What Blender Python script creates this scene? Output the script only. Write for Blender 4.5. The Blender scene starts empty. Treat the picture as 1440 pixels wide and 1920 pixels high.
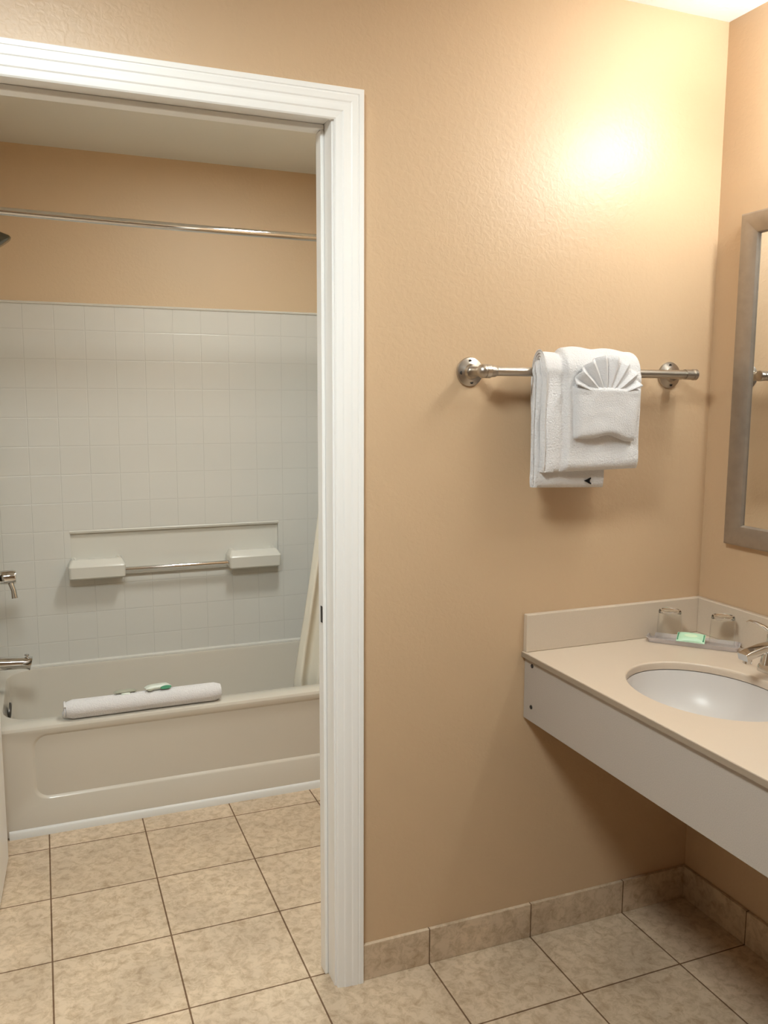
import bpy, bmesh, math, random
from mathutils import Vector, Matrix, noise
random.seed(4)
PI = math.pi
SC = bpy.context.scene
COL = SC.collection

# ------------------------------------------------------------------ camera
cam = bpy.data.cameras.new('camera')
cam_o = bpy.data.objects.new('camera', cam); COL.objects.link(cam_o)
yaw, pitch, roll, fpx = 0.3811, -0.1321, 0.0037, 1604.44
R = Vector((math.cos(yaw), -math.sin(yaw), 0)); F0 = Vector((math.sin(yaw), math.cos(yaw), 0)); U0 = Vector((0, 0, 1))
F = F0*math.cos(pitch) + U0*math.sin(pitch); U = U0*math.cos(pitch) - F0*math.sin(pitch)
R2 = R*math.cos(roll) + U*math.sin(roll); U2 = U*math.cos(roll) - R*math.sin(roll)
M = Matrix((R2, U2, -F)).transposed().to_4x4(); M.translation = Vector((-0.6962, -1.8803, 1.4656))
cam_o.matrix_world = M
cam.sensor_fit = 'HORIZONTAL'; cam.sensor_width = 36; cam.lens = fpx*36/1440; cam.clip_start = .02
SC.camera = cam_o

# ------------------------------------------------------------------ world, exposure, light strengths
w = bpy.data.worlds.new('world'); SC.world = w; w.use_nodes = True
w.node_tree.nodes['Background'].inputs[0].default_value = (1, .93, .85, 1)
w.node_tree.nodes['Background'].inputs[1].default_value = 0.005
SC.view_settings.view_transform = 'Standard'; SC.view_settings.look = 'None'
SC.view_settings.exposure = 0.0; SC.view_settings.gamma = 1; SC.view_settings.use_curve_mapping = False
E_GLOBE = 84.0      # emission of each vanity globe
E_FILL = 68.0        # emission of the fill lamp added on the room's ceiling
E_BATH = 98.0       # emission of the bath ceiling lamp

# ------------------------------------------------------------------ materials
def new_mat(name):
    m = bpy.data.materials.new(name); m.use_nodes = True
    return m, m.node_tree, m.node_tree.nodes['Principled BSDF']
def mat(name, col, rough=.5, metal=0, bump=0, scale=80, bdist=.001, spec=.5, mottle=0, coat=0, **kw):
    m, nt, b = new_mat(name)
    b.inputs['Base Color'].default_value = (*col, 1); b.inputs['Roughness'].default_value = rough
    b.inputs['Metallic'].default_value = metal; b.inputs['Specular IOR Level'].default_value = spec
    b.inputs['Coat Weight'].default_value = coat
    for k, v in kw.items(): b.inputs[k.replace('_', ' ')].default_value = v
    if bump or mottle:
        tc = nt.nodes.new('ShaderNodeTexCoord'); n = nt.nodes.new('ShaderNodeTexNoise')
        n.inputs['Scale'].default_value = scale; n.inputs['Detail'].default_value = 4
        nt.links.new(tc.outputs['Object'], n.inputs['Vector'])
        if bump:
            bp = nt.nodes.new('ShaderNodeBump'); bp.inputs['Strength'].default_value = bump; bp.inputs['Distance'].default_value = bdist
            nt.links.new(n.outputs['Fac'], bp.inputs['Height']); nt.links.new(bp.outputs['Normal'], b.inputs['Normal'])
        if mottle:
            r = nt.nodes.new('ShaderNodeValToRGB'); r.color_ramp.elements[0].position = .35; r.color_ramp.elements[1].position = .65
            r.color_ramp.elements[0].color = (*[c*(1-mottle) for c in col], 1); r.color_ramp.elements[1].color = (*[min(1, c*(1+mottle)) for c in col], 1)
            nt.links.new(n.outputs['Fac'], r.inputs['Fac']); nt.links.new(r.outputs['Color'], b.inputs['Base Color'])
    return m

def wall_paint(name, col, rough=.42, knock=.35):
    """orange-peel plaster texture under satin paint"""
    m, nt, b = new_mat(name); L = nt.links.new; N = nt.nodes.new
    b.inputs['Base Color'].default_value = (*col, 1); b.inputs['Roughness'].default_value = rough
    b.inputs['Specular IOR Level'].default_value = .5
    tc = N('ShaderNodeTexCoord')
    n1 = N('ShaderNodeTexNoise'); n1.inputs['Scale'].default_value = 75; n1.inputs['Detail'].default_value = 2.5; n1.inputs['Distortion'].default_value = .6
    n2 = N('ShaderNodeTexNoise'); n2.inputs['Scale'].default_value = 14; n2.inputs['Detail'].default_value = 2
    L(tc.outputs['Object'], n1.inputs['Vector']); L(tc.outputs['Object'], n2.inputs['Vector'])
    r = N('ShaderNodeMapRange'); r.inputs['From Min'].default_value = .4; r.inputs['From Max'].default_value = .62
    L(n1.outputs['Fac'], r.inputs['Value'])
    mul = N('ShaderNodeMath'); mul.operation = 'MULTIPLY_ADD'; mul.inputs[1].default_value = .8
    L(r.outputs['Result'], mul.inputs[0]); L(n2.outputs['Fac'], mul.inputs[2])
    bp = N('ShaderNodeBump'); bp.inputs['Strength'].default_value = knock; bp.inputs['Distance'].default_value = .0022
    L(mul.outputs[0], bp.inputs['Height']); L(bp.outputs['Normal'], b.inputs['Normal'])
    return m

def tile_floor(name, off, plane='xy', c1=(.61,.485,.36), c2=(.55,.435,.32), size=.305, rowh=None, rough=.38, grout=(.17,.10,.055), gw=.0024):
    m, nt, b = new_mat(name); L = nt.links.new; N = nt.nodes.new
    geo = N('ShaderNodeNewGeometry'); sep = N('ShaderNodeSeparateXYZ'); L(geo.outputs['Position'], sep.inputs[0])
    com = N('ShaderNodeCombineXYZ'); ax = {'x': 0, 'y': 1, 'z': 2}
    for k in (0, 1):
        add = N('ShaderNodeMath'); add.operation = 'ADD'; add.inputs[1].default_value = -off[k]
        L(sep.outputs[ax[plane[k]]], add.inputs[0]); L(add.outputs[0], com.inputs[k])
    br = N('ShaderNodeTexBrick'); br.offset = 0; br.squash = 1
    br.inputs['Scale'].default_value = 1; br.inputs['Brick Width'].default_value = size; br.inputs['Row Height'].default_value = rowh or size
    br.inputs['Mortar Size'].default_value = gw; br.inputs['Mortar Smooth'].default_value = .25; br.inputs['Bias'].default_value = 0
    br.inputs['Color1'].default_value = (*c1, 1); br.inputs['Color2'].default_value = (*c2, 1); br.inputs['Mortar'].default_value = (*grout, 1)
    L(com.outputs[0], br.inputs['Vector'])
    # stone veining of the glaze
    n = N('ShaderNodeTexNoise'); n.inputs['Scale'].default_value = 36; n.inputs['Detail'].default_value = 7; n.inputs['Roughness'].default_value = .72; n.inputs['Distortion'].default_value = .5
    n2 = N('ShaderNodeTexNoise'); n2.inputs['Scale'].default_value = 5; n2.inputs['Detail'].default_value = 3
    L(geo.outputs['Position'], n.inputs['Vector']); L(geo.outputs['Position'], n2.inputs['Vector'])
    rmp = N('ShaderNodeValToRGB'); e = rmp.color_ramp.elements
    e[0].position = .34; e[0].color = (.70, .635, .55, 1); e[1].position = .57; e[1].color = (1.06, 1.05, 1.03, 1)
    L(n.outputs['Fac'], rmp.inputs['Fac'])
    rmp2 = N('ShaderNodeValToRGB'); e = rmp2.color_ramp.elements
    e[0].position = .3; e[0].color = (.86, .85, .83, 1); e[1].position = .7; e[1].color = (1.1, 1.09, 1.06, 1)
    L(n2.outputs['Fac'], rmp2.inputs['Fac'])
    mx = N('ShaderNodeMix'); mx.data_type = 'RGBA'; mx.blend_type = 'MULTIPLY'; mx.inputs[0].default_value = 1
    L(rmp.outputs['Color'], mx.inputs[6]); L(rmp2.outputs['Color'], mx.inputs[7])
    mx2 = N('ShaderNodeMix'); mx2.data_type = 'RGBA'; mx2.blend_type = 'MULTIPLY'; mx2.inputs[0].default_value = 1
    L(br.outputs['Color'], mx2.inputs[6]); L(mx.outputs[2], mx2.inputs[7]); L(mx2.outputs[2], b.inputs['Base Color'])
    rr = N('ShaderNodeMapRange'); rr.inputs['To Min'].default_value = rough; rr.inputs['To Max'].default_value = .85
    L(br.outputs['Fac'], rr.inputs['Value']); L(rr.outputs['Result'], b.inputs['Roughness'])
    inv = N('ShaderNodeMath'); inv.operation = 'MULTIPLY_ADD'; inv.inputs[1].default_value = -1; L(br.outputs['Fac'], inv.inputs[0])
    sc = N('ShaderNodeMath'); sc.operation = 'MULTIPLY'; sc.inputs[1].default_value = .12; L(n.outputs['Fac'], sc.inputs[0]); L(sc.outputs[0], inv.inputs[2])
    bp = N('ShaderNodeBump'); bp.inputs['Strength'].default_value = .6; bp.inputs['Distance'].default_value = .0015
    L(inv.outputs[0], bp.inputs['Height']); L(bp.outputs['Normal'], b.inputs['Normal'])
    return m

def surround_mat(name, plane, off):
    m, nt, b = new_mat(name); L = nt.links.new; N = nt.nodes.new
    geo = N('ShaderNodeNewGeometry'); sep = N('ShaderNodeSeparateXYZ'); L(geo.outputs['Position'], sep.inputs[0])
    com = N('ShaderNodeCombineXYZ'); ax = {'x': 0, 'y': 1, 'z': 2}
    for k in (0, 1):
        add = N('ShaderNodeMath'); add.operation = 'ADD'; add.inputs[1].default_value = -off[k]
        L(sep.outputs[ax[plane[k]]], add.inputs[0]); L(add.outputs[0], com.inputs[k])
    br = N('ShaderNodeTexBrick'); br.offset = 0; br.squash = 1; br.inputs['Scale'].default_value = 1
    br.inputs['Brick Width'].default_value = .1137; br.inputs['Row Height'].default_value = .1137
    br.inputs['Mortar Size'].default_value = .0028; br.inputs['Mortar Smooth'].default_value = .8
    c = (.65, .63, .58)
    br.inputs['Color1'].default_value = (*c, 1); br.inputs['Color2'].default_value = (*c, 1); br.inputs['Mortar'].default_value = (*[v*.94 for v in c], 1)
    L(com.outputs[0], br.inputs['Vector']); L(br.outputs['Color'], b.inputs['Base Color'])
    inv = N('ShaderNodeMath'); inv.operation = 'SUBTRACT'; inv.inputs[0].default_value = 1; L(br.outputs['Fac'], inv.inputs[1])
    bp = N('ShaderNodeBump'); bp.inputs['Strength'].default_value = .35; bp.inputs['Distance'].default_value = .0015
    L(inv.outputs[0], bp.inputs['Height']); L(bp.outputs['Normal'], b.inputs['Normal'])
    b.inputs['Roughness'].default_value = .3
    return m

XA, Y3, T = -.7296, .0525, .305
TAN = (.585, .41, .255)
M_wall = wall_paint('tan satin paint', TAN, .40, .14)
M_wall_bath = wall_paint('tan bathroom paint', (.63, .465, .295), .5, .12)
M_ceil = wall_paint('white ceiling paint', (.80, .77, .74), .8, .3)
M_ceil_bath = mat('bath ceiling paint', (.76, .75, .70), .85, bump=.2, scale=160)
M_trim = mat('white gloss trim', (.88, .86, .83), .36)
M_floor = tile_floor('beige stone floor tile', (XA, Y3))
M_base_x = tile_floor('beige stone skirting tile', (XA, -.25), 'xz', rowh=.5, gw=.0018)
M_base_y = tile_floor('beige stone skirting tile side', (Y3, -.25), 'yz', rowh=.5, gw=.0018)
M_surround = surround_mat('moulded tile pattern', 'xz', (-.6288, 1.726))
M_surround_side = surround_mat('moulded tile pattern side', 'yz', (1.7755, 1.726))
M_acryl = mat('bone acrylic', (.67, .645, .58), .25, coat=.3)
M_tub = mat('bone enamel', (.60, .55, .47), .2, coat=.4)
M_caulk = mat('white caulk', (.68, .66, .62), .5)
M_chrome = mat('polished chrome', (.66, .65, .64), .07, 1)
M_nickel = mat('brushed nickel', (.50, .455, .40), .32, 1, bump=.1, scale=300, bdist=.0003)
M_dark = mat('dark hole', (.02, .015, .012), .6)
M_pewter = mat('brushed pewter frame', (.37, .315, .26), .36, .7, mottle=.05, scale=40)
M_darkmetal = mat('tarnished metal', (.10, .09, .08), .35, 1)
M_mirror = mat('silvered mirror', (.86, .86, .84), .01, 1)
M_counter = mat('sand solid surface', (.63, .51, .395), .33, mottle=.035, scale=900)
M_edge = mat('brown edge strip', (.30, .235, .175), .45)
M_splash = mat('sand backsplash', (.60, .495, .385), .35, mottle=.05, scale=900)
M_apron = mat('speckled grey laminate', (.41, .36, .315), .5, mottle=.06, scale=500)
M_porc = mat('white porcelain', (.60, .55, .51), .3, coat=0, spec=.3)
M_terry = mat('white terry cloth', (.72, .695, .69), .95, bump=1, scale=260, bdist=.003, spec=.1, Sheen_Weight=.3)
M_waffle = mat('white washcloth', (.69, .67, .67), .95, bump=1, scale=330, bdist=.002, spec=.1)
M_curtain = mat('cream shower curtain', (.70, .66, .56), .7, Subsurface_Weight=0)
M_glass = mat('clear glass', (1, 1, 1), .0, Transmission_Weight=1, IOR=1.5)
M_tray = mat('clear plastic tray', (.86, .79, .77), .12, Transmission_Weight=.65, IOR=1.3)
M_mint = mat('mint green wrapper', (.50, .72, .50), .35)
M_mintl = mat('pale mint print', (.66, .80, .55), .4)
M_dgreen = mat('dark green leaf print', (.05, .25, .13), .4)
M_sachet = mat('frosted sachet', (.62, .66, .58), .3)
M_sachet2 = mat('grey green sachet', (.36, .36, .28), .4)
M_black = mat('black print', (.012, .01, .01), .7)
def thin_glass(name):
    m, nt, b = new_mat(name); L = nt.links.new; N = nt.nodes.new
    t = N('ShaderNodeBsdfTransparent'); t.inputs[0].default_value = (.97, .975, .965, 1); gl = N('ShaderNodeBsdfGlossy'); gl.inputs['Roughness'].default_value = .03
    lw0 = N('ShaderNodeLayerWeight'); lw0.inputs['Blend'].default_value = .5; lw = N('ShaderNodeMath'); lw.operation = 'POWER'; lw.inputs[1].default_value = 4.0; L(lw0.outputs['Facing'], lw.inputs[0]); mx = N('ShaderNodeMixShader')
    L(lw.outputs[0], mx.inputs[0]); L(t.outputs[0], mx.inputs[1]); L(gl.outputs[0], mx.inputs[2]); L(mx.outputs[0], nt.nodes['Material Output'].inputs['Surface']); return m
M_thin = thin_glass('thin clear glass')
def emis(name, col, s):
    m, nt, b = new_mat(name); b.inputs['Base Color'].default_value = (.8, .8, .8, 1)
    b.inputs['Emission Color'].default_value = (*col, 1); b.inputs['Emission Strength'].default_value = s
    return m
M_globe = emis('lit frosted globe', (.95, 1, .97), E_GLOBE)
M_filllamp = emis('added fill lamp lens', (.91, 1, 1.0), E_FILL)
M_bathlamp = emis('lit bath lens', (.95, 1, .97), E_BATH)

# ------------------------------------------------------------------ helpers
ORG = {}
def org(o): return ORG.get(o.name, Vector((0, 0, 0))) if o else Vector((0, 0, 0))
def thing(name, loc, label=None, cat=None, group=None, kind=None):
    o = bpy.data.objects.new(name, None); COL.objects.link(o); o.location = loc; o.empty_display_size = .05
    ORG[o.name] = Vector(loc); tag(o, label, cat, group, kind); return o
def tag(o, label=None, cat=None, group=None, kind=None):
    if label: o['label'] = label
    if cat: o['category'] = cat
    if group: o['group'] = group
    if kind: o['kind'] = kind
    return o
def obj(name, bm, m, parent=None, bevel=0, seg=3, smooth=40, loc=None, subsurf=0, label=None):
    """links bmesh (world coordinates) as one object, local to its parent's origin"""
    p = Vector(loc) if loc is not None else (org(parent) if parent else Vector((0, 0, 0)))
    bmesh.ops.recalc_face_normals(bm, faces=bm.faces)
    me = bpy.data.meshes.new(name); bm.transform(Matrix.Translation(-p)); bm.to_mesh(me); bm.free()
    for f in me.polygons: f.use_smooth = bool(smooth)
    if smooth: me.set_sharp_from_angle(angle=math.radians(smooth))
    me.materials.append(m)
    o = bpy.data.objects.new(name, me); COL.objects.link(o)
    if parent: o.parent = parent; o.location = p - org(parent)
    else: o.location = p
    ORG[o.name] = p
    if bevel:
        md = o.modifiers.new('bevel', 'BEVEL'); md.width = bevel; md.segments = seg; md.limit_method = 'ANGLE'; md.angle_limit = .6; md.harden_normals = True
    if subsurf:
        md = o.modifiers.new('sub', 'SUBSURF'); md.levels = subsurf; md.render_levels = subsurf
    if label: o['label'] = label
    return o
def box(bm, a, b):
    v = [bm.verts.new((x, y, z)) for x in (a[0], b[0]) for y in (a[1], b[1]) for z in (a[2], b[2])]
    for f in ((0,1,3,2), (4,6,7,5), (0,4,5,1), (2,3,7,6), (0,2,6,4), (1,5,7,3)): bm.faces.new([v[i] for i in f])
    return v
def boxes(*lst):
    bm = bmesh.new()
    for a, b in lst: box(bm, a, b)
    return bm
def basis(d):
    d = Vector(d).normalized(); a = Vector((0, 0, 1)) if abs(d.z) < .9 else Vector((1, 0, 0))
    u = d.cross(a).normalized(); return u, d.cross(u).normalized(), d
def lathe(bm, o, d, prof, n=32, sx=1, sy=1):
    """prof: (distance along axis, radius); r=0 closes"""
    u, v, d = basis(d); o = Vector(o); rings = []
    for h, r in prof:
        if r < 1e-6: rings.append([bm.verts.new(o + d*h)])
        else: rings.append([bm.verts.new(o + d*h + u*math.cos(2*PI*k/n)*r*sx + v*math.sin(2*PI*k/n)*r*sy) for k in range(n)])
    for a, b in zip(rings, rings[1:]):
        for k in range(n):
            k2 = (k+1) % n
            if len(a) == 1 and len(b) == 1: continue
            if len(a) == 1: bm.faces.new((a[0], b[k], b[k2]))
            elif len(b) == 1: bm.faces.new((a[k], b[0], a[k2]))
            else: bm.faces.new((a[k], a[k2], b[k2], b[k]))
    return bm
def tube(bm, pts, r, n=16, caps=True, flat=1):
    pts = [Vector(p) for p in pts]; rr = r if isinstance(r, (list, tuple)) else [r]*len(pts); rings = []; u = None
    for i, p in enumerate(pts):
        t = (pts[min(i+1, len(pts)-1)] - pts[max(i-1, 0)]).normalized()
        if u is None: u = basis(t)[0]
        u = (u - t*u.dot(t)).normalized(); v = t.cross(u)
        rings.append([bm.verts.new(p + u*math.cos(2*PI*k/n)*rr[i] + v*math.sin(2*PI*k/n)*rr[i]*flat) for k in range(n)])
    for a, b in zip(rings, rings[1:]):
        for k in range(n): bm.faces.new((a[k], a[(k+1)%n], b[(k+1)%n], b[k]))
    if caps: bm.faces.new(rings[0][::-1]); bm.faces.new(rings[-1])
    return bm
def rrect(cx, cy, hx, hy, r, n=6):
    out = []
    for sx, sy, a0 in ((1, 1, 0), (-1, 1, 90), (-1, -1, 180), (1, -1, 270)):
        for k in range(n+1):
            a = math.radians(a0 + 90*k/n); out.append((cx + sx*(hx-r) + r*math.cos(a), cy + sy*(hy-r) + r*math.sin(a)))
    return out
def loft(bm, loops, cap0=False, cap1=True):
    """loops: lists of 3-D points of equal length"""
    L = [[bm.verts.new(p) for p in l] for l in loops]; n = len(L[0])
    for a, b in zip(L, L[1:]):
        for k in range(n): bm.faces.new((a[k], a[(k+1)%n], b[(k+1)%n], b[k]))
    if cap0: bm.faces.new(L[0][::-1])
    if cap1: bm.faces.new(L[-1])
    return L
def prism(bm, poly, axis, a, b):
    """2-D polygon extruded along an axis between a and b"""
    def P(p, t): return {'x': (t, p[0], p[1]), 'y': (p[0], t, p[1]), 'z': (p[0], p[1], t)}[axis]
    A = [bm.verts.new(P(p, a)) for p in poly]; B = [bm.verts.new(P(p, b)) for p in poly]
    bm.faces.new(A[::-1]); bm.faces.new(B)
    for k in range(len(poly)): bm.faces.new((A[k], A[(k+1)%len(poly)], B[(k+1)%len(poly)], B[k]))
    return bm
def struct(name, bm, m, **kw): return tag(obj(name, bm, m, **kw), kind='structure')

# ------------------------------------------------------------------ room shell
W, H, HB = 1.0245, 2.443, 2.414
D = 1.7755; YT = 1.078; XL = -.93; XR = .595
WT = .105                                            # thickness of the dividing wall
XM, YM = -3.6, -4.8                                  # far side of the room behind the camera
JX, JXL, JZ = -.072, -.90, 2.076                     # door opening (finished)
struct('floor', boxes(((XM-.1, YM-.1, -.06), (W+.1, D+.1, 0))), M_floor, smooth=0)
struct('wall_back', boxes(((JX+.018, 0, 0), (W, WT, H)), ((XM, 0, 0), (JXL-.018, WT, H)), ((JXL-.018, 0, JZ+.018), (JX+.018, WT, H))), M_wall, smooth=0)
struct('wall_right', boxes(((W, YM, 0), (W+.1, WT, H))), M_wall, smooth=0)
struct('wall_left', boxes(((XM-.1, YM, 0), (XM, WT, H))), M_wall, smooth=0)
struct('wall_near', boxes(((XM-.1, YM-.1, 0), (W+.1, YM, H))), M_wall, smooth=0)
struct('ceiling', boxes(((XM-.1, YM-.1, H), (W+.1, WT, H+.08))), M_ceil, smooth=0)
struct('wall_far', boxes(((XL-.1, D, 0), (XR+.1, D+.1, H))), M_wall_bath, smooth=0)
struct('wall_left_bathroom', boxes(((XL-.1, WT, 0), (XL, D, H))), M_wall_bath, smooth=0)
struct('wall_right_bathroom', boxes(((XR, WT, 0), (XR+.1, D, H))), M_wall_bath, smooth=0)
struct('ceiling_bathroom', boxes(((XL-.1, WT, HB), (XR+.1, D+.1, HB+.1))), M_ceil_bath, smooth=0)

# tile skirting
tb, hb = .0106, .0966
struct('baseboard_back', boxes(((0.001, -tb, 0), (W-tb, 0, hb))), M_base_x, bevel=.0015)
struct('baseboard_right', boxes(((W-tb, YM, 0), (W, -.0005, hb))), M_base_y, bevel=.0015)
struct('baseboard_left', boxes(((XM, -tb, 0), (JXL-.075, 0, hb))), M_base_x, bevel=.0015)

# door frame: casing, jamb, stop
fr = thing('trim_1', (JX, 0, 0), kind='structure')
CW = .0675                                           # casing width
prof = [(0, -.0), (0, -.0165), (.0015, -.018), (.011, -.018), (.0125, -.0165), (.0145, -.0165), (.016, -.0178), (.028, -.0175), (.031, -.0158), (.034, -.0158),
        (.037, -.0165), (.048, -.0155), (.051, -.0135), (.054, -.0132), (.0645, -.0115), (.0675, -.009), (.0675, 0)]   # (distance from the outer edge, y)
def casing(bm, pts_for):
    A = [bm.verts.new(pts_for(d, y, 0)) for d, y in prof]; B = [bm.verts.new(pts_for(d, y, 1)) for d, y in prof]
    for k in range(len(prof)-1): bm.faces.new((A[k], A[k+1], B[k+1], B[k]))
    bm.faces.new(A); bm.faces.new(B[::-1]); return bm
ZC = 2.1385
obj('side_casing', casing(bmesh.new(), lambda d, y, t: (0-d, y, 0.0 if t == 0 else ZC-d)), M_trim, fr, smooth=25)
XCL = JXL+.0045-CW
obj('side_casing', casing(bmesh.new(), lambda d, y, t: (XCL+d, y, 0.0 if t == 0 else ZC-d)), M_trim, fr, smooth=25)
obj('head_casing', casing(bmesh.new(), lambda d, y, t: (0-d if t == 0 else XCL+d, y, ZC-d)), M_trim, fr, smooth=25)
obj('side_jamb', boxes(((JX, -.002, 0), (JX+.018, WT+.0, JZ+.018))), M_trim, fr, bevel=.0015)
obj('side_jamb', boxes(((JXL-.018, -.002, 0), (JXL, WT, JZ+.018))), M_trim, fr, bevel=.0015)
obj('head_jamb', boxes(((JXL, -.002, JZ), (JX, WT, JZ+.018))), M_trim, fr, bevel=.0015)
obj('door_stop', boxes(((JX-.009, .048, 0), (JX, .085, JZ-.012))), M_trim, fr, bevel=.003)
obj('door_stop', boxes(((JXL, .048, 0), (JXL+.009, .085, JZ-.012))), M_trim, fr, bevel=.003)
obj('head_stop', boxes(((JXL, .048, JZ-.012), (JX, .085, JZ))), M_trim, fr, bevel=.003)
obj('strike_plate', boxes(((JX-.0105, .053, .925), (JX-.008, .064, .965))), M_dark, fr, label='dark metal strike plate')
# bathroom-side casing
obj('side_casing', boxes(((JX+.005, WT, 0), (JX+.07, WT+.014, ZC-.01))), M_trim, fr, bevel=.003)
obj('side_casing', boxes(((JXL-.03, WT, 0), (JXL-.005, WT+.014, ZC-.01))), M_trim, fr, bevel=.003)

# door leaf swung inward against the bathroom's left wall
h0, h1 = Vector((-.893, .112, 0)), Vector((-.851, .93, 0)); dv = (h1-h0).normalized(); nv = Vector((dv.y, -dv.x, 0))   # nv faces the room
door = thing('door_1', h0, kind='structure')
bm = bmesh.new(); v = box(bm, (0, -.035, .012), (1, 0, 2.06))
for q in bm.verts:
    c = q.co.copy(); q.co = h0 + dv*(c.x*(h1-h0).length) + nv*c.y + Vector((0, 0, c.z))
obj('door_leaf', bm, M_trim, door, bevel=.002)
bm = bmesh.new(); lathe(bm, h1 - dv*.07 + Vector((0, 0, .945)), nv, [(0, 0), (0, .031), (.004, .031), (.007, .026), (.012, .012), (.014, 0)])
obj('rose', bm, M_chrome, door, label='chrome door rose')
for hz in (.2, 1.05, 1.85):
    bm = bmesh.new(); lathe(bm, h0 + Vector((.004, -.006, hz)), (0, 0, 1), [(0, 0), (0, .006), (.09, .006), (.09, 0)], 12); obj('hinge', bm, M_nickel, door)

# ------------------------------------------------------------------ lamps of the place and one added fill lamp
vl = thing('vanity_light', (W, -.54, 2.2), 'chrome vanity light bar with three round frosted globes above the mirror', 'wall lamp')
obj('back_plate', boxes(((W-.03, -.82, 2.15), (W, -.26-.04, 2.25))), M_nickel, vl, bevel=.006)
for gy in (-.38, -.56, -.74):
    bm = bmesh.new(); lathe(bm, (W-.03, gy, 2.2), (-1, 0, 0), [(0, 0), (0, .03), (.012, .03), (.016, .022), (.02, 0)]); obj('socket', bm, M_nickel, vl)
    bm = bmesh.new(); bmesh.ops.create_uvsphere(bm, u_segments=20, v_segments=12, radius=.045, matrix=Matrix.Translation((.945, gy, 2.2))); obj('globe', bm, M_globe, vl, smooth=180)
def ceil_lamp(name, x, y, z, r, m, label):
    t = thing(name, (x, y, z), label, 'ceiling lamp')
    bm = bmesh.new(); lathe(bm, (x, y, z), (0, 0, -1), [(0, 0), (0, r+.025), (.012, r+.022), (.02, r+.008), (.018, r), (.010, r), (.010, 0)], 40); obj('rim', bm, M_trim, t)
    bm = bmesh.new(); lathe(bm, (x, y, z-.0105), (0, 0, -1), [(0, 0), (0, r-.002), (.006, r-.004), (.008, 0)], 40); obj('lens', bm, m, t)
ceil_lamp('ceiling_light', -.74, -1.10, H, .25, M_filllamp, 'unseen round ceiling lamp added as fill light for the vanity room, outside the doorway')  # out-of-view lamp added to brighten casing, floor and walls
t = thing('ceiling_light', (.10, .66, HB), 'rectangular flush ceiling lamp inside the bathroom before the tub', 'ceiling lamp')
obj('rim', boxes(((.0, .46, HB-.014), (.02, .87, HB)), ((.18, .46, HB-.014), (.20, .87, HB)), ((.02, .46, HB-.014), (.18, .485, HB)), ((.02, .845, HB-.014), (.18, .87, HB))), M_trim, t)
obj('lens', boxes(((.021, .486, HB-.010), (.179, .844, HB-.004))), M_bathlamp, t, smooth=0)

# ------------------------------------------------------------------ bathtub
HR = .379
tub = thing('bathtub', ((XL+XR)/2, (YT+D)/2, 0), 'bone white alcove bathtub with a recessed panel on its apron', 'bathtub')
g = .001
cx, cy = (XL+XR)/2, (YT+D)/2
bm = bmesh.new()
hx, hy = (XR-XL)/2-g, (D-YT)/2-g
icx, icy = (-.862+.52)/2, (1.162+1.742)/2
def L3(l, z): return [(x, y, z) for x, y in l]
ihx, ihy = (.52+.862)/2, (1.742-1.162)/2
loft(bm, [L3(rrect(cx, cy, hx, hy, .003), .004), L3(rrect(cx, cy, hx, hy, .003), HR-.012), L3(rrect(cx, cy, hx-.004, hy-.004, .003), HR-.003), L3(rrect(cx, cy, hx-.011, hy-.011, .003), HR),
          L3(rrect(icx, icy, ihx+.008, ihy+.008, .12), HR), L3(rrect(icx, icy, ihx+.001, ihy+.001, .115), HR-.003), L3(rrect(icx, icy, ihx-.003, ihy-.003, .11), HR-.014),
          L3(rrect(icx, icy, ihx-.02, ihy-.02, .11), .22), L3(rrect(icx-.01, icy, ihx-.06, ihy-.05, .11), .11), L3(rrect(icx-.02, icy, ihx-.12, ihy-.10, .10), .07)], False, True)
# cut the apron: replace the front face by a recessed panel
bm.normal_update()
fr_f = [f for f in bm.faces if abs(f.normal.y) > .9 and f.calc_area() > .3]
fr_f = [f for f in fr_f if f.calc_center_median().y < YT+.01]
bmesh.ops.delete(bm, geom=fr_f, context='FACES')
yb = YT+g; x0, x1 = XL+g+.003, XR-g-.003
pc = ((-.773+.438)/2, (.118+.352)/2); ph = ((.438+.773)/2, (.352-.118)/2)
def PY(l, y): return [(x, y, z) for x, z in l]
rect = rrect(pc[0], pc[1], ph[0], ph[1], .05, 8)
n = len(rect)
A = loft(bm, [PY(rect, yb), PY(rrect(pc[0], pc[1], ph[0]-.005, ph[1]-.005, .047, 8), yb+.0035), PY(rrect(pc[0], pc[1], ph[0]-.011, ph[1]-.011, .042, 8), yb+.009)], False, True)
o4 = [bm.verts.new(p) for p in ((x1, yb, HR-.012), (x0, yb, HR-.012), (x0, yb, .004), (x1, yb, .004))]
q = n//4
for c in range(4):
    arc = [A[0][(c*q+k) % n] for k in range(q)]
    for k in range(len(arc)-1): bm.faces.new((o4[c], arc[k], arc[k+1]))
    nx = A[0][((c+1)*q) % n]; bm.faces.new((o4[c], arc[-1], nx, o4[(c+1) % 4]))
obj('tub_shell', bm, M_tub, tub, smooth=35)
bm = bmesh.new(); prism(bm, [(YT-.010, 0), (YT-.008, .020), (YT-.003, .026), (YT+.0005, .027), (YT+.0005, 0)], 'x', -.853, XR-.002); obj('base_strip', bm, M_caulk, tub, label='white caulked strip along the floor')
bm = bmesh.new(); lathe(bm, (-.852, 1.43, .318), (1, 0, -.12), [(0, 0), (0, .036), (.006, .036), (.010, .030), (.011, 0)]); obj('overflow_plate', bm, M_darkmetal, tub, label='metal overflow plate')
bm = bmesh.new(); lathe(bm, (-.60, icy, .07), (0, 0, 1), [(0, 0), (0, .03), (.003, .028), (.002, .012), (.001, 0)]); obj('drain', bm, M_chrome, tub)

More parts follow.
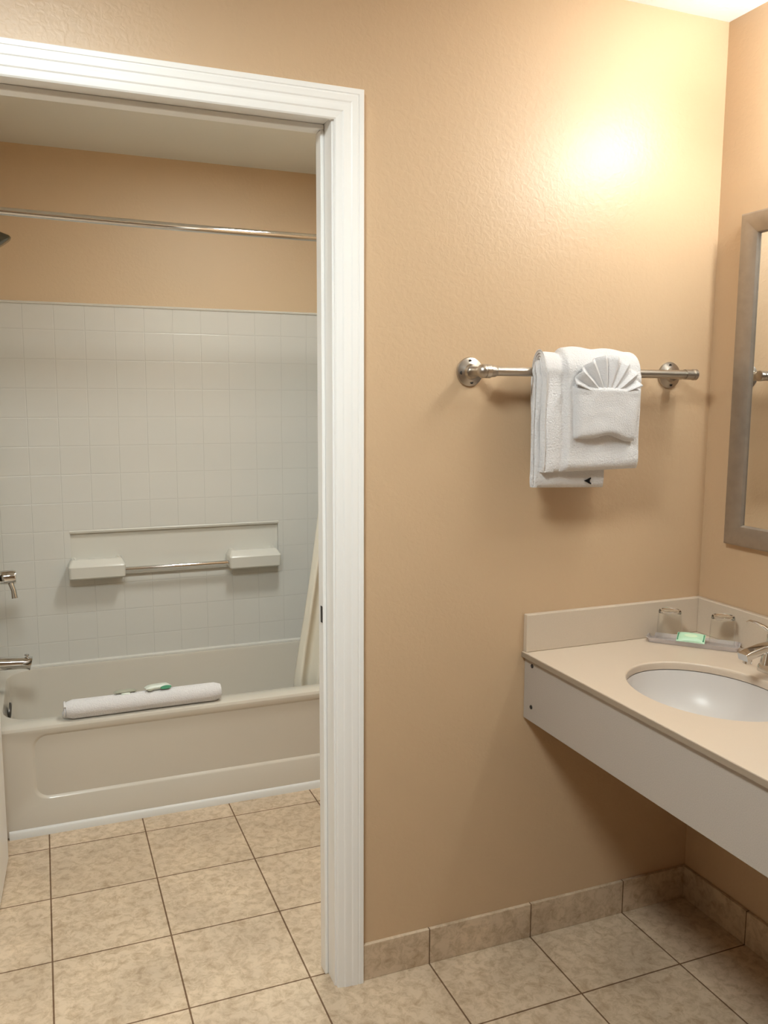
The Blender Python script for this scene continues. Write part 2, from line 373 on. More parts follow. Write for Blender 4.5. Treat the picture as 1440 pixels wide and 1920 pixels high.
# ------------------------------------------------------------------ tub surround (three moulded panels)
ZT = 1.8303
su = thing('tub_surround', (cx, D, HR), 'moulded bone tub surround with a square tile pattern and a recessed ledge', 'tub surround')
nx0, nx1, nz0, nz1 = -.603, .258, .745, .918
yf = D-.016
bm = bmesh.new()
# back panel as a frame around the recess
for a, b in (((XL+.016, yf, HR+.001), (nx0, D, ZT-.006)), ((nx1, yf, HR+.001), (XR-.016, D, ZT-.006)), ((nx0, yf, HR+.001), (nx1, D, nz0)), ((nx0, yf, nz1), (nx1, D, ZT-.006))): box(bm, a, b)
bmesh.ops.remove_doubles(bm, verts=bm.verts, dist=1e-5)
obj('back_panel', bm, M_surround, su, smooth=0)
obj('side_panel', boxes(((XL, YT, HR+.001), (XL+.016, D, ZT-.006))), M_surround_side, su, smooth=0)
obj('side_panel', boxes(((XR-.016, YT, HR+.001), (XR, D, ZT-.006))), M_surround_side, su, smooth=0)
bm = bmesh.new(); prism(bm, [(D, ZT-.007), (yf-.004, ZT-.007), (yf-.005, ZT-.002), (yf-.001, ZT+.002), (D, ZT+.003)], 'x', XL+.001, XR-.001); obj('top_lip', bm, M_acryl, su)
bm = bmesh.new(); prism(bm, [(D, HR), (yf-.012, HR), (yf-.011, HR+.007), (yf+.002, HR+.012), (D, HR+.012)], 'x', XL+.02, XR-.02); obj('bottom_lip', bm, M_acryl, su)
# recess lining with sloping top
bm = bmesh.new()
prism(bm, [(yf-.001, nz1+.012), (yf-.004, nz1+.008), (yf-.001, nz1), (D-.0015, nz1-.002), (D-.0015, nz0-.01), (D, nz0-.01), (D, nz1+.012)], 'x', nx0-.002, nx1+.002)
obj('recess', bm, M_acryl, su)
def dish(xa, xb):
    """soap ledge block: rounded, projecting from the panel, hollowed on top"""
    bm = bmesh.new(); dp = .088; loops = []
    cxx = (xa+xb)/2; hxx = (xb-xa)/2
    zt, zb = .818, .742
    def lp(hw, y1, r, z): return [(x, y, z) for x, y in rrect(cxx, (D+y1)/2, hw, (D-y1)/2, r, 5)]
    loft(bm, [lp(hxx-.006, yf-dp+.012, .010, zb), lp(hxx-.002, yf-dp+.004, .010, zb+.006), lp(hxx, yf-dp, .010, zt-.026), lp(hxx-.002, yf-dp+.003, .010, zt-.020),
              lp(hxx-.012, yf-dp+.026, .010, zt-.003), lp(hxx-.016, yf-dp+.032, .010, zt), lp(hxx-.024, yf-dp+.040, .010, zt), lp(hxx-.028, yf-dp+.045, .010, zt-.008)], True, True)
    return bm
obj('soap_ledge', dish(-.617, -.398), M_acryl, su, smooth=28)
obj('soap_ledge', dish(.026, .250), M_acryl, su, smooth=28)
bm = bmesh.new(); prism(bm, [(D, .762), (yf-.008, .760), (yf-.012, .752), (yf-.009, .740), (D, .732)], 'x', -.41, .045); obj('ledge_rail', bm, M_acryl, su)
bm = bmesh.new(); tube(bm, [(-.405, yf-.052, .768), (.035, yf-.052, .768)], .0095, 20); obj('grab_bar', bm, M_chrome, su, label='chrome bar between the soap ledges')

# ------------------------------------------------------------------ shower fittings on the left wall
yv = 1.43
sp = thing('tub_spout', (XL+.016, yv, .5), 'chrome tub spout with a flared end and a lift knob', 'tub spout')
xs0 = XL+.016
bm = bmesh.new(); tube(bm, [(xs0, yv, .505), (xs0+.03, yv, .505), (-.80, yv, .500), (-.778, yv, .497), (-.766, yv, .494)], [.030, .026, .022, .023, .026], 24); obj('spout_body', bm, M_chrome, sp)
bm = bmesh.new(); lathe(bm, (-.779, yv, .510), (0, 0, 1), [(0, 0), (0, .004), (.014, .004), (.015, .008), (.021, .008), (.023, 0)], 16); obj('lift_knob', bm, M_chrome, sp)
va = thing('shower_valve', (xs0, yv, .80), 'chrome shower mixer handle on the tub wall', 'shower valve')
bm = bmesh.new(); lathe(bm, (xs0, yv, .80), (1, 0, 0), [(0, 0), (0, .085), (.004, .085), (.012, .07), (.016, .03), (.03, .026), (.055, .024), (.055, 0)]); obj('escutcheon', bm, M_chrome, va)
bm = bmesh.new(); lathe(bm, (xs0+.05, yv, .822), (1, 0, 0), [(0, 0), (0, .020), (.004, .024), (.052, .027), (.062, .024), (.064, 0)], 24); obj('handle', bm, M_chrome, va)
bm = bmesh.new(); tube(bm, [(xs0+.095, yv-.01, .80), (xs0+.103, yv-.02, .775), (xs0+.106, yv-.025, .748)], [.010, .009, .011], 14); obj('lever', bm, M_chrome, va)
sh = thing('overhead_shower', (XL, yv, 2.05), 'dark chrome shower head on an arm high on the left wall', 'shower head')
bm = bmesh.new(); tube(bm, [(XL, yv, 2.06), (XL+.04, yv, 2.065), (XL+.08, yv, 2.055), (XL+.115, yv, 2.03)], .011, 14); obj('arm', bm, M_chrome, sh)
bm = bmesh.new(); lathe(bm, (XL, yv, 2.06), (1, 0, 0), [(0, 0), (0, .03), (.004, .03), (.01, .014), (.012, 0)]); obj('wall_flange', bm, M_chrome, sh)
bm = bmesh.new(); lathe(bm, (XL+.10, yv, 2.04), (.55, 0, -.83), [(0, 0), (0, .014), (.018, .016), (.026, .02), (.055, .042), (.064, .043), (.068, .038), (.070, 0)]); obj('spray_head', bm, mat('dark chrome', (.18, .18, .16), .15, 1), sh)

# curtain rod
rod = thing('curtain_rod', (XL, 1.12, 2.035), 'chrome shower curtain rod across the tub alcove', 'curtain rod')
yr = 1.12
pts = []
for k in range(25):
    t = k/24; pts.append((XL+.002+t*(XR-XL-.004), yr, 2.040-.010*t-.006*math.sin(PI*t)))
obj('rod', tube(bmesh.new(), pts, .0125, 20), M_chrome, rod)
for xw, dx, zz in ((XL, 1, 2.040), (XR, -1, 2.030)):
    bm = bmesh.new(); lathe(bm, (xw, yr, zz), (dx, 0, 0), [(0, 0), (0, .032), (.006, .03), (.02, .017), (.022, 0)]); obj('end_flange', bm, M_chrome, rod)
# shower curtain bunched at the right end, hanging inside the tub
cu = thing('shower_curtain', (.43, yr, 2.03), 'cream shower curtain bunched behind the right side of the doorway', 'curtain')
bm = bmesh.new(); NU, NV = 120, 40; grid = []
for j in range(NV+1):
    z = 2.0 - (2.0-.245)*j/NV; row = []
    pl = max(0, (1.35-z)/1.1)
    xl = .315 - .015*max(0, min(1, (2-z)/.7)) - (.125*min(1, max(0, (1.3-z)/.92))**1.15)
    yc = yr + .012 + .095*min(1, (2.0-z)/1.5)
    for i in range(NU+1):
        u = i/NU; x = xl + (.572-xl)*u
        y = yc + (.015+.004*pl*(1-u))*math.sin(u*2*PI*5.5 + 2.2 + .5*math.sin(z*3)) + .004*math.sin(z*7+u*9)
        x += .003*math.cos(u*2*PI*5.5)
        row.append(bm.verts.new((x, y, z)))
    grid.append(row)
for a, b in zip(grid, grid[1:]):
    for i in range(NU): bm.faces.new((a[i], a[i+1], b[i+1], b[i]))
co = obj('curtain_fabric', bm, M_curtain, cu, smooth=180); md = co.modifiers.new('s', 'SOLIDIFY'); md.thickness = .0015
for k in range(9):
    x = .335 + k*.027; bm = bmesh.new()
    ring = [(x+.003*math.sin(a), yr+.020*math.cos(a), 2.020+.024*math.sin(a)) for a in [2*PI*i/20 for i in range(21)]]
    tube(bm, ring, .0016, 8, caps=False); obj('curtain_ring', bm, M_chrome, cu)

# ------------------------------------------------------------------ rolled bath mat on the tub rim
ro = thing('rolled_towel', (-.40, 1.118, HR), 'white rolled towel lying along the front rim of the tub', 'towel')
def roll_pts(a, b, c, r, turns=2.6):
    pass
bm = bmesh.new(); rr, zc_ = .0325, HR+.0325
rings = []; NS = 40; nlen = 24
for i in range(nlen+1):
    t = i/nlen; x = -.658 + t*(.526); y = 1.114 + .006*t; ring = []
    endf = min(1, min(t, 1-t)*16+.78)
    for k in range(NS):
        a = 2*PI*k/NS
        r = rr*endf*(1 + .03*noise.noise(Vector((x*9, math.cos(a)*1.2, math.sin(a)*1.2))))
        if .55 < (k/NS) < .62: r *= .95
        zz = zc_ + r*math.sin(a)*1.0
        ring.append((x, y + r*math.cos(a)*1.05, max(HR+.001, zz)))
    rings.append(ring)
loft(bm, rings, True, True); obj('rolled_cloth', bm, M_terry, ro, smooth=60)
bm = bmesh.new(); path = []
for i in range(60):
    a = i/59*2*PI*2.4; r = .006 + .021*i/59; path.append((-.662, 1.114+r*math.cos(a), zc_+r*math.sin(a)))
tube(bm, path, .0042, 8); obj('spiral_end', bm, M_terry, ro)
bm = bmesh.new(); lathe(bm, (-.672, 1.116, HR+.018), (1, 0, 0), [(0, 0), (.002, .008), (.006, .012), (.02, .014), (.03, 0)], 16); obj('cloth_tail', bm, M_terry, ro)

def pillow(c, sx, sy, sz, rot, n=8):
    """small sealed sachet, thick in the middle and pinched at the edge"""
    bm = bmesh.new(); top = []; bot = []
    for i in range(n+1):
        rt, rb = [], []
        for j in range(n+1):
            u, v = i/n*2-1, j/n*2-1; h = max(0, (1-u**4)*(1-v**4))**.6*sz/2 + .0004
            rt.append(bm.verts.new((u*sx/2, v*sy/2, h))); rb.append(bm.verts.new((u*sx/2, v*sy/2, -h)))
        top.append(rt); bot.append(rb)
    for g_ in (top, bot):
        for i in range(n):
            for j in range(n): bm.faces.new((g_[i][j], g_[i+1][j], g_[i+1][j+1], g_[i][j+1]))
    for i in range(n):
        bm.faces.new((top[i][0], bot[i][0], bot[i+1][0], top[i+1][0])); bm.faces.new((top[i][n], top[i+1][n], bot[i+1][n], bot[i][n]))
        bm.faces.new((top[0][i], top[0][i+1], bot[0][i+1], bot[0][i])); bm.faces.new((top[n][i], bot[n][i], bot[n][i+1], top[n][i+1]))
    bm.transform(Matrix.Translation(c) @ rot.to_4x4()); return bm
def leaf(c, ln, wd, rot, th=.0006):
    bm = bmesh.new(); P = []
    for k in range(12): P.append((ln/2*math.cos(PI*k/11*1), wd/2*math.sin(PI*k/11)))
    for k in range(1, 11): P.append((-ln/2*math.cos(PI*k/11), -wd/2*math.sin(PI*k/11)))
    prism(bm, P, 'z', 0, th); bm.transform(Matrix.Translation(c) @ rot.to_4x4()); return bm
from mathutils import Euler
ztop = HR + .065
sa = thing('soap_sachet', (-.355, 1.128, ztop), 'pale green soap sachet with a dark green leaf, on the rolled towel', 'soap')
rt = Euler((math.radians(-6), 0, math.radians(8))).to_matrix()
obj('wrapper', pillow((-.352, 1.126, ztop+.0085), .088, .042, .018, rt), M_sachet, sa)
rl = Euler((math.radians(62), 0, math.radians(8))).to_matrix()
obj('printed_leaf', leaf((-.326, 1.1055, ztop+.0095), .040, .013, rl), M_dgreen, sa, label='dark green leaf print')
obj('printed_leaf', leaf((-.380, 1.101, ztop+.0075), .020, .008, rl), M_sachet2, sa)
sb = thing('soap_sachet', (-.462, 1.130, ztop-.004), 'dull grey green sachet lying flat on the left half of the rolled towel', 'soap')
obj('wrapper', pillow((-.462, 1.130, ztop+.003), .075, .04, .013, Euler((math.radians(-12), 0, .05)).to_matrix()), M_sachet2, sb)
obj('paper_tab', pillow((-.462, 1.112, ztop+.002), .03, .012, .003, Euler((math.radians(30), 0, .05)).to_matrix()), M_sachet, sb)

# ------------------------------------------------------------------ vanity counter
ZK = .812; XF = .447                                 # counter top height, front edge
cn = thing('vanity_counter', (.735, -.8, ZK), 'sand coloured wall-hung vanity counter with backsplash and grey speckled apron', 'counter')
YE = -1.35                                           # near end of the counter
SXc, SYc, SA, SB = .692, -.408, .164, .205
bm = bmesh.new(); NE = 64
xo0, xo1, yo0, yo1 = XF, W-.0005, YE, -.0005
ell = [(SXc+SA*math.cos(2*PI*k/NE), SYc+SB*math.sin(2*PI*k/NE)) for k in range(NE)]
def outer_pt(k):
    a = 2*PI*k/NE; dx, dy = math.cos(a)*SA, math.sin(a)*SB
    ts = []
    if dx > 1e-9: ts.append((xo1-SXc)/dx)
    if dx < -1e-9: ts.append((xo0-SXc)/dx)
    if dy > 1e-9: ts.append((yo1-SYc)/dy)
    if dy < -1e-9: ts.append((yo0-SYc)/dy)
    t = min(ts); return (SXc+dx*t, SYc+dy*t)
out = [outer_pt(k) for k in range(NE)]
for cxy in ((xo0, yo0), (xo1, yo0), (xo1, yo1), (xo0, yo1)):   # snap nearest to corners
    k = min(range(NE), key=lambda i: (out[i][0]-cxy[0])**2+(out[i][1]-cxy[1])**2); out[k] = cxy
def ellz(s, z): return [(SXc+(x-SXc)*s, SYc+(y-SYc)*s, z) for x, y in ell]
loft(bm, [ellz(1, ZK-.020), ellz(.995, ZK-.006), ellz(1.0, ZK-.002), ellz(1.012, ZK), [(x, y, ZK) for x, y in out], [(x, y, ZK-.014) for x, y in out], ellz(1, ZK-.020)], False, False)
bmesh.ops.remove_doubles(bm, verts=bm.verts, dist=1e-6)
obj('countertop', bm, M_counter, cn, bevel=.0025, smooth=35)
obj('backsplash', boxes(((XF+.003, -.018, ZK), (W-.0005, -.0005, ZK+.1))), M_splash, cn, bevel=.0025)
obj('backsplash', boxes(((W-.018, YE, ZK), (W-.0005, -.0182, ZK+.1))), M_splash, cn, bevel=.0025)
obj('apron_panel', boxes(((XF+.008, YE, .632), (XF+.026, -.002, ZK-.0145))), M_apron, cn, bevel=.0015, label='grey speckled laminate apron')
obj('underside_cleat', boxes(((XF+.026, -.028, .70), (W-.002, -.002, ZK-.021))), M_apron, cn)
for zz in (.782, .672):
    bm = bmesh.new(); lathe(bm, (XF+.008, -.040 if zz < .7 else -.040, zz), (-1, 0, 0), [(0, 0), (0, .0055), (.002, .005), (.0025, .003), (.001, .002), (.001, 0)], 14); obj('screw', bm, M_dark, cn, label='dark screw in the apron')
obj('front_edge', boxes(((XF-.0014, YE, ZK-.0142), (XF+.001, -.0005, ZK-.0022))), M_edge, cn, label='darker brown front edge strip')
# end support bracket out of frame
obj('end_panel', boxes(((XF+.026, YE, .60), (W-.002, YE+.02, ZK-.021))), M_apron, cn)

# sink
sk = thing('sink_basin', (SXc, SYc, ZK-.02), 'white oval undermount sink basin set in the counter', 'sink')
bm = bmesh.new(); ls = []
for s, z in ((1.13, -.0215), (1.0, -.0215), (.985, -.03), (.95, -.055), (.88, -.085), (.75, -.115), (.55, -.135), (.32, -.145), (.12, -.148)): ls.append(ellz(s, ZK+z))
loft(bm, ls, False, True)
ls2 = [ellz(s, ZK+z-.009) for s, z in ((1.13, -.0215+.002), (1.02, -.028), (1.0, -.05), (.92, -.088), (.78, -.122), (.55, -.143), (.1, -.156))]
loft(bm, ls2, False, True); obj('basin', bm, M_porc, sk, smooth=60)
bm = bmesh.new(); lathe(bm, (SXc, SYc, ZK-.148), (0, 0, 1), [(0, 0), (0, .022), (.003, .022), (.003, .016), (.001, .012), (.001, 0)]); obj('drain', bm, M_chrome, sk)

# faucet
FX, FY = .925, -.412
fa = thing('faucet', (FX, FY, ZK), 'chrome two-lever faucet at the back of the sink', 'faucet')
bm = bmesh.new(); loft(bm, [[(x, y, ZK+z) for x, y in rrect(FX, FY, hx_, hy_, min(hx_, hy_)*.95)] for hx_, hy_, z in ((.028, .080, 0), (.028, .080, .008), (.024, .076, .016), (.018, .07, .02))], True, True)
obj('base_plate', bm, M_chrome, fa, smooth=50)
def rr_section(c, t, w_, h_, r):
    """rounded section across a path direction t lying in the xz plane"""
    t = Vector(t).normalized(); up = Vector((0, 1, 0)).cross(t).normalized(); s = Vector((0, 1, 0))
    return [tuple(Vector(c) + s*a + up*b) for a, b in rrect(0, 0, w_/2, h_/2, r, 4)]
bm = bmesh.new()
loft(bm, [rr_section((FX+.004, FY, ZK+.012), (0, 0, 1), .044, .040, .016), rr_section((FX, FY, ZK+.045), (-.15, 0, 1), .040, .034, .014), rr_section((FX-.014, FY, ZK+.070), (-.8, 0, .8), .037, .030, .012),
          rr_section((FX-.045, FY, ZK+.081), (-1, 0, .05), .034, .022, .008), rr_section((FX-.085, FY, ZK+.078), (-1, 0, -.15), .032, .019, .006), rr_section((FX-.125, FY, ZK+.069), (-1, 0, -.28), .031, .019, .004),
          rr_section((FX-.140, FY, ZK+.064), (-1, 0, -.3), .029, .017, .003)], True, True)
obj('spout', bm, M_chrome, fa, smooth=50)
bm = bmesh.new(); lathe(bm, (FX-.124, FY, ZK+.064), (-.1, 0, -1), [(0, 0), (0, .010), (.016, .010), (.017, .007), (.012, 0)], 20); obj('aerator', bm, M_chrome, fa)
for s in (1, -1):
    yh = FY + s*.052
    bm = bmesh.new(); lathe(bm, (FX, yh, ZK+.014), (0, 0, 1), [(0, 0), (0, .024), (.006, .023), (.030, .017), (.052, .012), (.066, .010), (.074, .0105), (.080, .008), (.083, 0)], 24); obj('handle_stem', bm, M_chrome, fa)
    bm = bmesh.new(); tube(bm, [(FX-.000, yh-s*.004, ZK+.094), (FX-.004, yh+s*.018, ZK+.104), (FX-.008, yh+s*.040, ZK+.110), (FX-.012, yh+s*.058, ZK+.111), (FX-.014, yh+s*.066, ZK+.106)], [.009, .0075, .006, .0055, .004], 14, flat=.6); obj('lever', bm, M_chrome, fa)

# ------------------------------------------------------------------ amenity tray with upturned tumblers
tr = thing('amenity_tray', (.90, -.115, ZK), 'long clear plastic tray in the corner of the counter', 'tray')
ta = Vector((.805, -.050)); tbv = Vector((.962, -.222)); td = (tbv-ta).normalized(); tn = Vector((-td.y, td.x)); ln = (tbv-ta).length; wd = .066
if tn.x < 0: tn = -tn
tc_ = ta + td*ln/2 + tn*wd/2
def tl(hx_, hy_, r, z):
    return [(tc_.x + td.x*a + tn.x*b, tc_.y + td.y*a + tn.y*b, ZK+z) for a, b in rrect(0, 0, hx_, hy_, r, 5)]
bm = bmesh.new(); loft(bm, [tl(ln/2-.004, wd/2-.004, .010, .0005), tl(ln/2, wd/2, .012, .012), tl(ln/2+.002, wd/2+.002, .013, .013), tl(ln/2-.001, wd/2-.001, .011, .0135), tl(ln/2-.005, wd/2-.005, .009, .004)], True, True)
obj('tray_body', bm, M_tray, tr, smooth=40)
def tumbler(x, y, label):
    z0 = ZK+.0045; hgt = .084
    t = thing('drinking_glass', (x, y, z0), label, 'glass', 'upturned glasses on the tray')
    bm = bmesh.new(); lathe(bm, (x, y, z0), (0, 0, 1), [(.0, .0318), (.002, .0325), (.04, .0315), (hgt-.009, .0297)], 40); obj('glass_wall', bm, M_thin, t, smooth=60)
    # the thick base is on top because the glass stands upside down
    bm = bmesh.new(); lathe(bm, (x, y, z0), (0, 0, 1), [(hgt-.0088, 0), (hgt-.0088, .0297), (hgt-.004, .0292), (hgt-.001, .0275), (hgt, .0255), (hgt-.0012, .021), (hgt-.003, .016), (hgt-.0035, 0)], 40); obj('glass_base', bm, M_glass, t, smooth=50)
    return t
g1 = tc_ - td*(ln/2-.040) + tn*.000; g2 = tc_ + td*(ln/2-.042)
tumbler(.868, -.066, 'upturned clear drinking glass at the back wall end of the tray')
tumbler(.957, -.167, 'upturned clear drinking glass at the faucet end of the tray')
so = thing('soap_packet', (.884, -.145, ZK+.006), 'mint green wrapped soap in the middle of the clear tray', 'soap')
ang = math.atan2(td.y, td.x)
pc_ = tc_ - tn*.012 - td*.004
Rz = Euler((math.radians(24), 0, ang)).to_matrix()
obj('wrapper', pillow((pc_.x, pc_.y, ZK+.020), .072, .040, .016, Rz), M_mint, so)
nrm = Rz @ Vector((0, 0, 1)); pp = Vector((pc_.x, pc_.y, ZK+.020)) + nrm*.0082
obj('printed_leaf', leaf(pp, .034, .013, Rz), M_mintl, so, label='pale yellow green leaf print')
for s in (-1, 1):
    e = Vector((pc_.x, pc_.y, ZK+.019)) + (Rz @ Vector((s*.031, 0, .0035))); bm = bmesh.new(); box(bm, (-.003, -.014, 0), (.003, .014, .0012)); bm.transform(Matrix.Translation(e) @ Rz.to_4x4()); obj('end_band', bm, M_dgreen, so, label='dark printed end band')

# ------------------------------------------------------------------ mirror on the right wall
my0, my1, mz0, mz1, fw, ft = -.104, -.775, 1.082, 1.937, .054, .024
mi = thing('framed_mirror', (W, (my0+my1)/2, (mz0+mz1)/2), 'rectangular wall mirror in a brushed pewter frame above the counter', 'mirror')
def frame_side(p0, p1, inn):
    """mitred frame member; p0,p1 outer corners in (y,z), inn unit offsets toward the centre at each end"""
    sec = [(0, 0), (0, ft-.004), (.004, ft), (.014, ft+.001), (fw-.012, ft-.006), (fw-.004, ft-.009), (fw, ft-.014), (fw, 0)]
    bm = bmesh.new(); A = []; B = []
    for d_, h_ in sec:
        A.append(bm.verts.new((W-.0005-h_, p0[0]+inn[0][0]*d_, p0[1]+inn[0][1]*d_))); B.append(bm.verts.new((W-.0005-h_, p1[0]+inn[1][0]*d_, p1[1]+inn[1][1]*d_)))
    for k in range(len(sec)-1): bm.faces.new((A[k], A[k+1], B[k+1], B[k]))
    bm.faces.new((A[-1], A[0], B[0], B[-1])); bm.faces.new(A); bm.faces.new(B[::-1]); return bm
c = [(my0, mz0), (my0, mz1), (my1, mz1), (my1, mz0)]; inn = [(-1, 1), (-1, -1), (1, -1), (1, 1)]
for k in range(4): obj('frame_member', frame_side(c[k], c[(k+1) % 4], (inn[k], inn[(k+1) % 4])), M_pewter, mi, smooth=25)
obj('mirror_glass', boxes(((W-.008, my1+fw-.004, mz0+fw-.004), (W-.003, my0-fw+.004, mz1-fw+.004))), M_mirror, mi, smooth=0)

# ------------------------------------------------------------------ towel bar
BY, BZ, BR = -.072, 1.530, .0108
bar = thing('towel_bar', (.58, 0, BZ), 'brushed nickel pipe-style towel bar with round wall flanges', 'towel bar')
bm = bmesh.new(); tube(bm, [(.278, BY, BZ), (.905, BY, BZ)], BR, 24); obj('bar', bm, M_nickel, bar)
for fx in (.279, .880):
    fl = bmesh.new(); lathe(fl, (fx, -.0005, BZ), (0, -1, 0), [(0, 0), (0, .035), (.003, .0355), (.006, .034), (.008, .028), (.012, .019), (.020, .016), (.024, 0)], 36); fo = obj('wall_flange', fl, M_nickel, bar)
    for k in range(4):
        a = PI/2*k + PI/2 + .1; bm = bmesh.new(); lathe(bm, (fx+.0255*math.cos(a), -.0085, BZ+.0255*math.sin(a)), (0, -1, 0), [(0, 0), (0, .0042), (.0015, .0042), (.0015, 0)], 12); obj('screw_hole', bm, M_dark, fo)
    po = bmesh.new(); tube(po, [(fx, -.012, BZ), (fx, BY, BZ)], .0125, 20); obj('post', po, M_nickel, bar)
bm = bmesh.new(); bmesh.ops.create_uvsphere(bm, u_segments=24, v_segments=16, radius=.0165, matrix=Matrix.Translation((.279, BY, BZ))); obj('elbow', bm, M_nickel, bar, smooth=180)
bm = bmesh.new(); lathe(bm, (.284, BY, BZ), (1, 0, 0), [(0, 0), (0, .0165), (.012, .0165), (.014, .0145), (.026, .0135), (.030, .0115), (.03, 0)], 28); obj('collar', bm, M_nickel, bar)
bm = bmesh.new(); lathe(bm, (.872, BY, BZ), (1, 0, 0), [(0, 0), (0, .0135), (.020, .0135), (.022, .0115), (.026, .0115), (.027, .0145), (.036, .0145), (.039, .011), (.040, 0)], 28); obj('end_cap', bm, M_nickel, bar)

# ------------------------------------------------------------------ towels: cloth stacks swept over the bar
def sweep_towel(x0, x1, r_in, th, zf, zb, lobes=3, groove=None, slant=0, wob=.004, seed=0, step=None, back=.028):
    """closed rounded section (x across, t outward) swept back-bottom -> over bar -> front-bottom"""
    path = []; zend_f, zend_b = zf, zb; N1 = 26
    for k in range(N1): path.append(('b', zend_b + (BZ-zend_b)*k/N1))
    for k in range(17): path.append(('a', PI*k/16))
    for k in range(1, N1+1): path.append(('f', BZ - (BZ-zend_f)*k/N1))
    def frame(p, x):
        bk = {'b': 1, 'f': 0}.get(p[0], 0 if p[0] != 'a' else .5+.5*math.cos(p[1])) * back
        x = x + bk*max(0, 1-(x-x0)/(x1-x0))
        if p[0] == 'b': c = Vector((x, BY+r_in, p[1])); nn = Vector((0, 1, 0)); 
        elif p[0] == 'f': c = Vector((x, BY-r_in, p[1])); nn = Vector((0, -1, 0))
        else: nn = Vector((0, math.cos(p[1]), math.sin(p[1]))); c = Vector((x, BY, BZ)) + nn*r_in
        return c, nn
    NX = 72; loops = []
    for pi_, p in enumerate(path):
        # distance from either hem, for rounding
        e = min(pi_, len(path)-1-pi_); ef = min(1, .25 + .75*math.sqrt(min(1, e/2.0)))
        loop = []
        def thick(u):
            x = x0+(x1-x0)*u; t = th
            if step: t = th*(step[1] if x < step[0] else 1) if abs(x-step[0]) > .006 else th*(step[1] + (1-step[1])*((x-step[0])/.012+.5))
            if groove:
                for gx, gd in groove: t -= gd*math.exp(-((x-gx)/.006)**2)
            return t
        drop = 0
        zz = p[1] if p[0] != 'a' else BZ
        bulge = wob*noise.noise(Vector((seed, zz*7, p[0] == 'f')))
        for i in range(NX+1):                        # outer side, left to right
            u = i/NX; x = x0+(x1-x0)*u; c, nn = frame(p, x); t = thick(u)
            ed = min(1, math.sqrt(max(0, 1-(1-min(1, min(u, 1-u)*(x1-x0)/(th*.45)))**2)))
            wv = wob*noise.noise(Vector((x*14+seed, zz*9, 3 if p[0] == 'f' else 9)))
            q = c + nn*(th*.5 + (t-th*.5+wv)*ed*ef)
            if p[0] == 'f' : q.z -= slant*(u)*max(0, (BZ-q.z)/(BZ-zf))
            q.x += bulge*(.6 if u < .5 else -.2)
            loop.append(q)
        for i in range(1, 9):                        # right flank
            s = 1-i/9; c, nn = frame(p, x1); q = c + nn*(th*.5*(.0) + th*s*.5)
            q.x += -.0015 + .0030*abs(math.sin(s*PI*lobes))*ef - bulge*.2
            if p[0] == 'f': q.z -= slant*max(0, (BZ-q.z)/(BZ-zf))
            loop.append(q)
        for i in range(NX+1):                        # inner side
            u = 1-i/NX; x = x0+(x1-x0)*u; c, nn = frame(p, x); q = c.copy()
            if p[0] == 'f': q.z -= slant*(u)*max(0, (BZ-q.z)/(BZ-zf))
            loop.append(q)
        for i in range(1, 12):                       # left flank with the folded layers showing
            s = i/12; c, nn = frame(p, x0); q = c + nn*(th*s*.85*(.6+.4*ef)); q.x += bulge*.6 + .002 - .0055*abs(math.sin(s*PI*lobes))*ef + .002*noise.noise(Vector((s*5, zz*12, seed)))
            loop.append(q)
        loops.append([tuple(v_) for v_ in loop])
    bm = bmesh.new(); loft(bm, loops, True, True); return bm
G = 'white towels folded over the towel bar'
ta_ = thing('bath_towel', (.505, BY, 1.25), 'lower white bath towel folded over the bar, hanging below the hand towel', 'towel', G)
obj('cloth', sweep_towel(.408, .612, BR+.0008, .019, 1.252, 1.262, 4, slant=.006, wob=.008, seed=3), M_terry, ta_, smooth=70)
# small black mark near its lower hem
bm = bmesh.new(); yk = BY-BR-.0008-.019-.0035
P = lambda a, b: (.562+a, 1.264+b)
for poly in ([P(-.012, .001), P(.006, .0085), P(.0065, .005), P(-.006, .000)], [P(-.012, .001), P(-.006, .0015), P(.0075, -.005), P(.007, -.0085)], [P(-.001, .006), P(.003, .007), P(.003, -.006), P(-.001, -.0045)], [P(-.008, .002), P(-.001, .0045), P(-.001, -.0025), P(-.008, 0)]):
    prism(bm, poly, 'y', yk, yk+.004)
obj('printed_mark', bm, M_black, ta_, smooth=0, label='small black printed mark')
RH = BR+.0008+.0195
th_ = thing('hand_towel', (.555, BY, 1.297), 'thick white hand towel folded over the bath towel', 'towel', G)
obj('cloth', sweep_towel(.420, .694, RH, .030, 1.290, 1.330, 4, groove=[(.470, .007)], slant=-.004, wob=.010, seed=8, step=(.470, .62)), M_terry, th_, smooth=70)
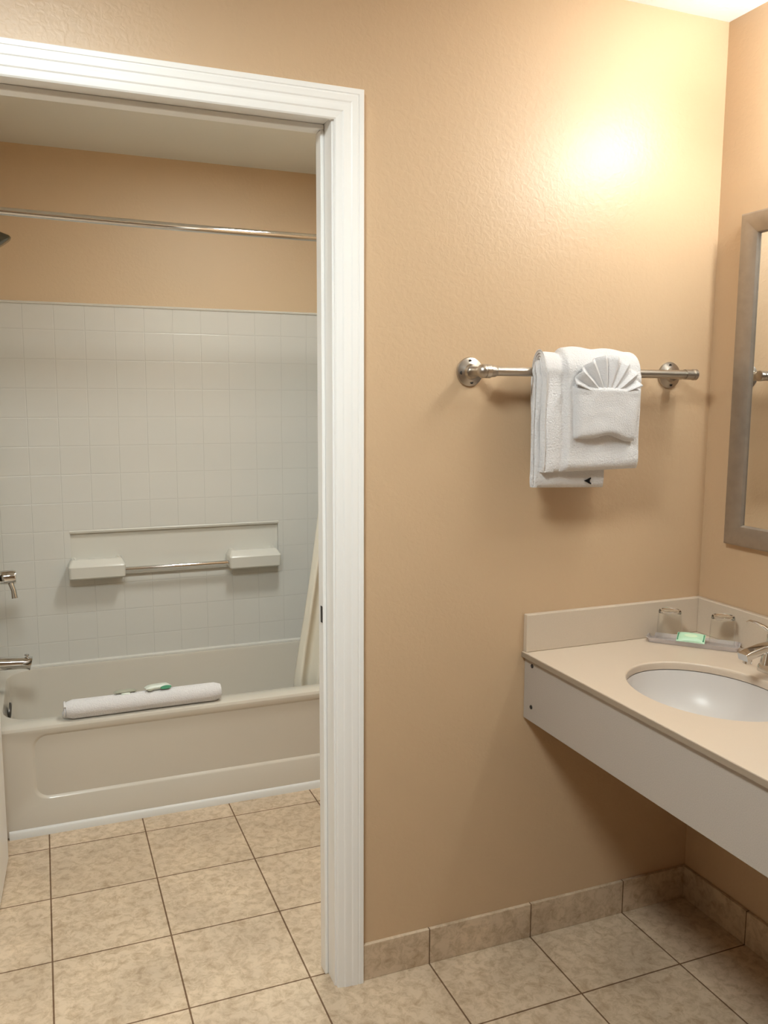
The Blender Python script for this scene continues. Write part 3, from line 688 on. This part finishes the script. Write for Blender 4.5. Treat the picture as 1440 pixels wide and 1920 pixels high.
# washcloth pocket with a pleated fan
wf = BY-RH-.030
wc = thing('washcloth', (.598, wf, 1.37), 'white washcloth folded as a pocket with a pleated fan on top', 'towel')
bm = bmesh.new(); NXp, NZp = 28, 22; F_, B_ = [], []
x0p, x1p, z0p, z1p = .488, .679, 1.371, 1.496
for j in range(NZp+1):
    rf, rb = [], []
    for i in range(NXp+1):
        u, v_ = i/NXp, j/NZp
        x = x0p + (x1p-x0p)*u - (.014*(1-v_)*(u) if 1 else 0) + (.006*(1-v_)*(1-u)); z = z0p + (z1p-z0p)*v_
        z += -.006*u + (.011*math.exp(-((u-.55)/.20)**2) - .004*math.exp(-((u-.9)/.1)**2))*(1-v_)**2 + .004*math.sin(u*PI)*v_
        ed = max(0, (1-abs(2*u-1)**6))**.5*max(0, (1-abs(2*v_-1)**8))**.5
        t = .006 + .014*ed + .0025*noise.noise(Vector((x*30, z*30, 2)))*ed + .003*math.exp(-((v_-.93)/.05)**2)
        rf.append(bm.verts.new((x, wf-.002-t, z))); rb.append(bm.verts.new((x, wf+.004, z)))
    F_.append(rf); B_.append(rb)
for g_ in (F_, B_):
    for j in range(NZp):
        for i in range(NXp): bm.faces.new((g_[j][i], g_[j][i+1], g_[j+1][i+1], g_[j+1][i]))
for j in range(NZp):
    bm.faces.new((F_[j][0], B_[j][0], B_[j+1][0], F_[j+1][0])); bm.faces.new((F_[j][-1], F_[j+1][-1], B_[j+1][-1], B_[j][-1]))
for i in range(NXp):
    bm.faces.new((F_[0][i], F_[0][i+1], B_[0][i+1], B_[0][i])); bm.faces.new((F_[-1][i], B_[-1][i], B_[-1][i+1], F_[-1][i+1]))
obj('pocket', bm, M_waffle, wc, smooth=70)
# fan: pleats radiating from the pocket mouth
bm = bmesh.new(); NP = 7; sub = 4; rows = 8; gridf = []
ctr = Vector((.577, wf-.012, 1.465))
for j in range(rows+1):
    s = j/rows; row = []
    for i in range(NP*2*sub+1):
        f = i/(NP*2*sub); a = math.radians(158 - 138*f)
        ph = (i/sub) % 2; zig = abs(ph-1)               # 0..1 triangle
        rad = (.018 + s*(.088 - .010*abs(math.cos(a)))) 
        depth = (.003+.013*s)*(zig-.5)
        px = ctr + Vector((math.cos(a)*rad*1.06, 0, math.sin(a)*rad))
        row.append(bm.verts.new((px.x, px.y - depth*1.2 - .010*s*(1-s) - .002, px.z)))
    gridf.append(row)
for a, b in zip(gridf, gridf[1:]):
    for i in range(len(a)-1): bm.faces.new((a[i], a[i+1], b[i+1], b[i]))
fo = obj('pleated_fan', bm, M_waffle, wc, smooth=35); md = fo.modifiers.new('s', 'SOLIDIFY'); md.thickness = .0035; md.offset = 0
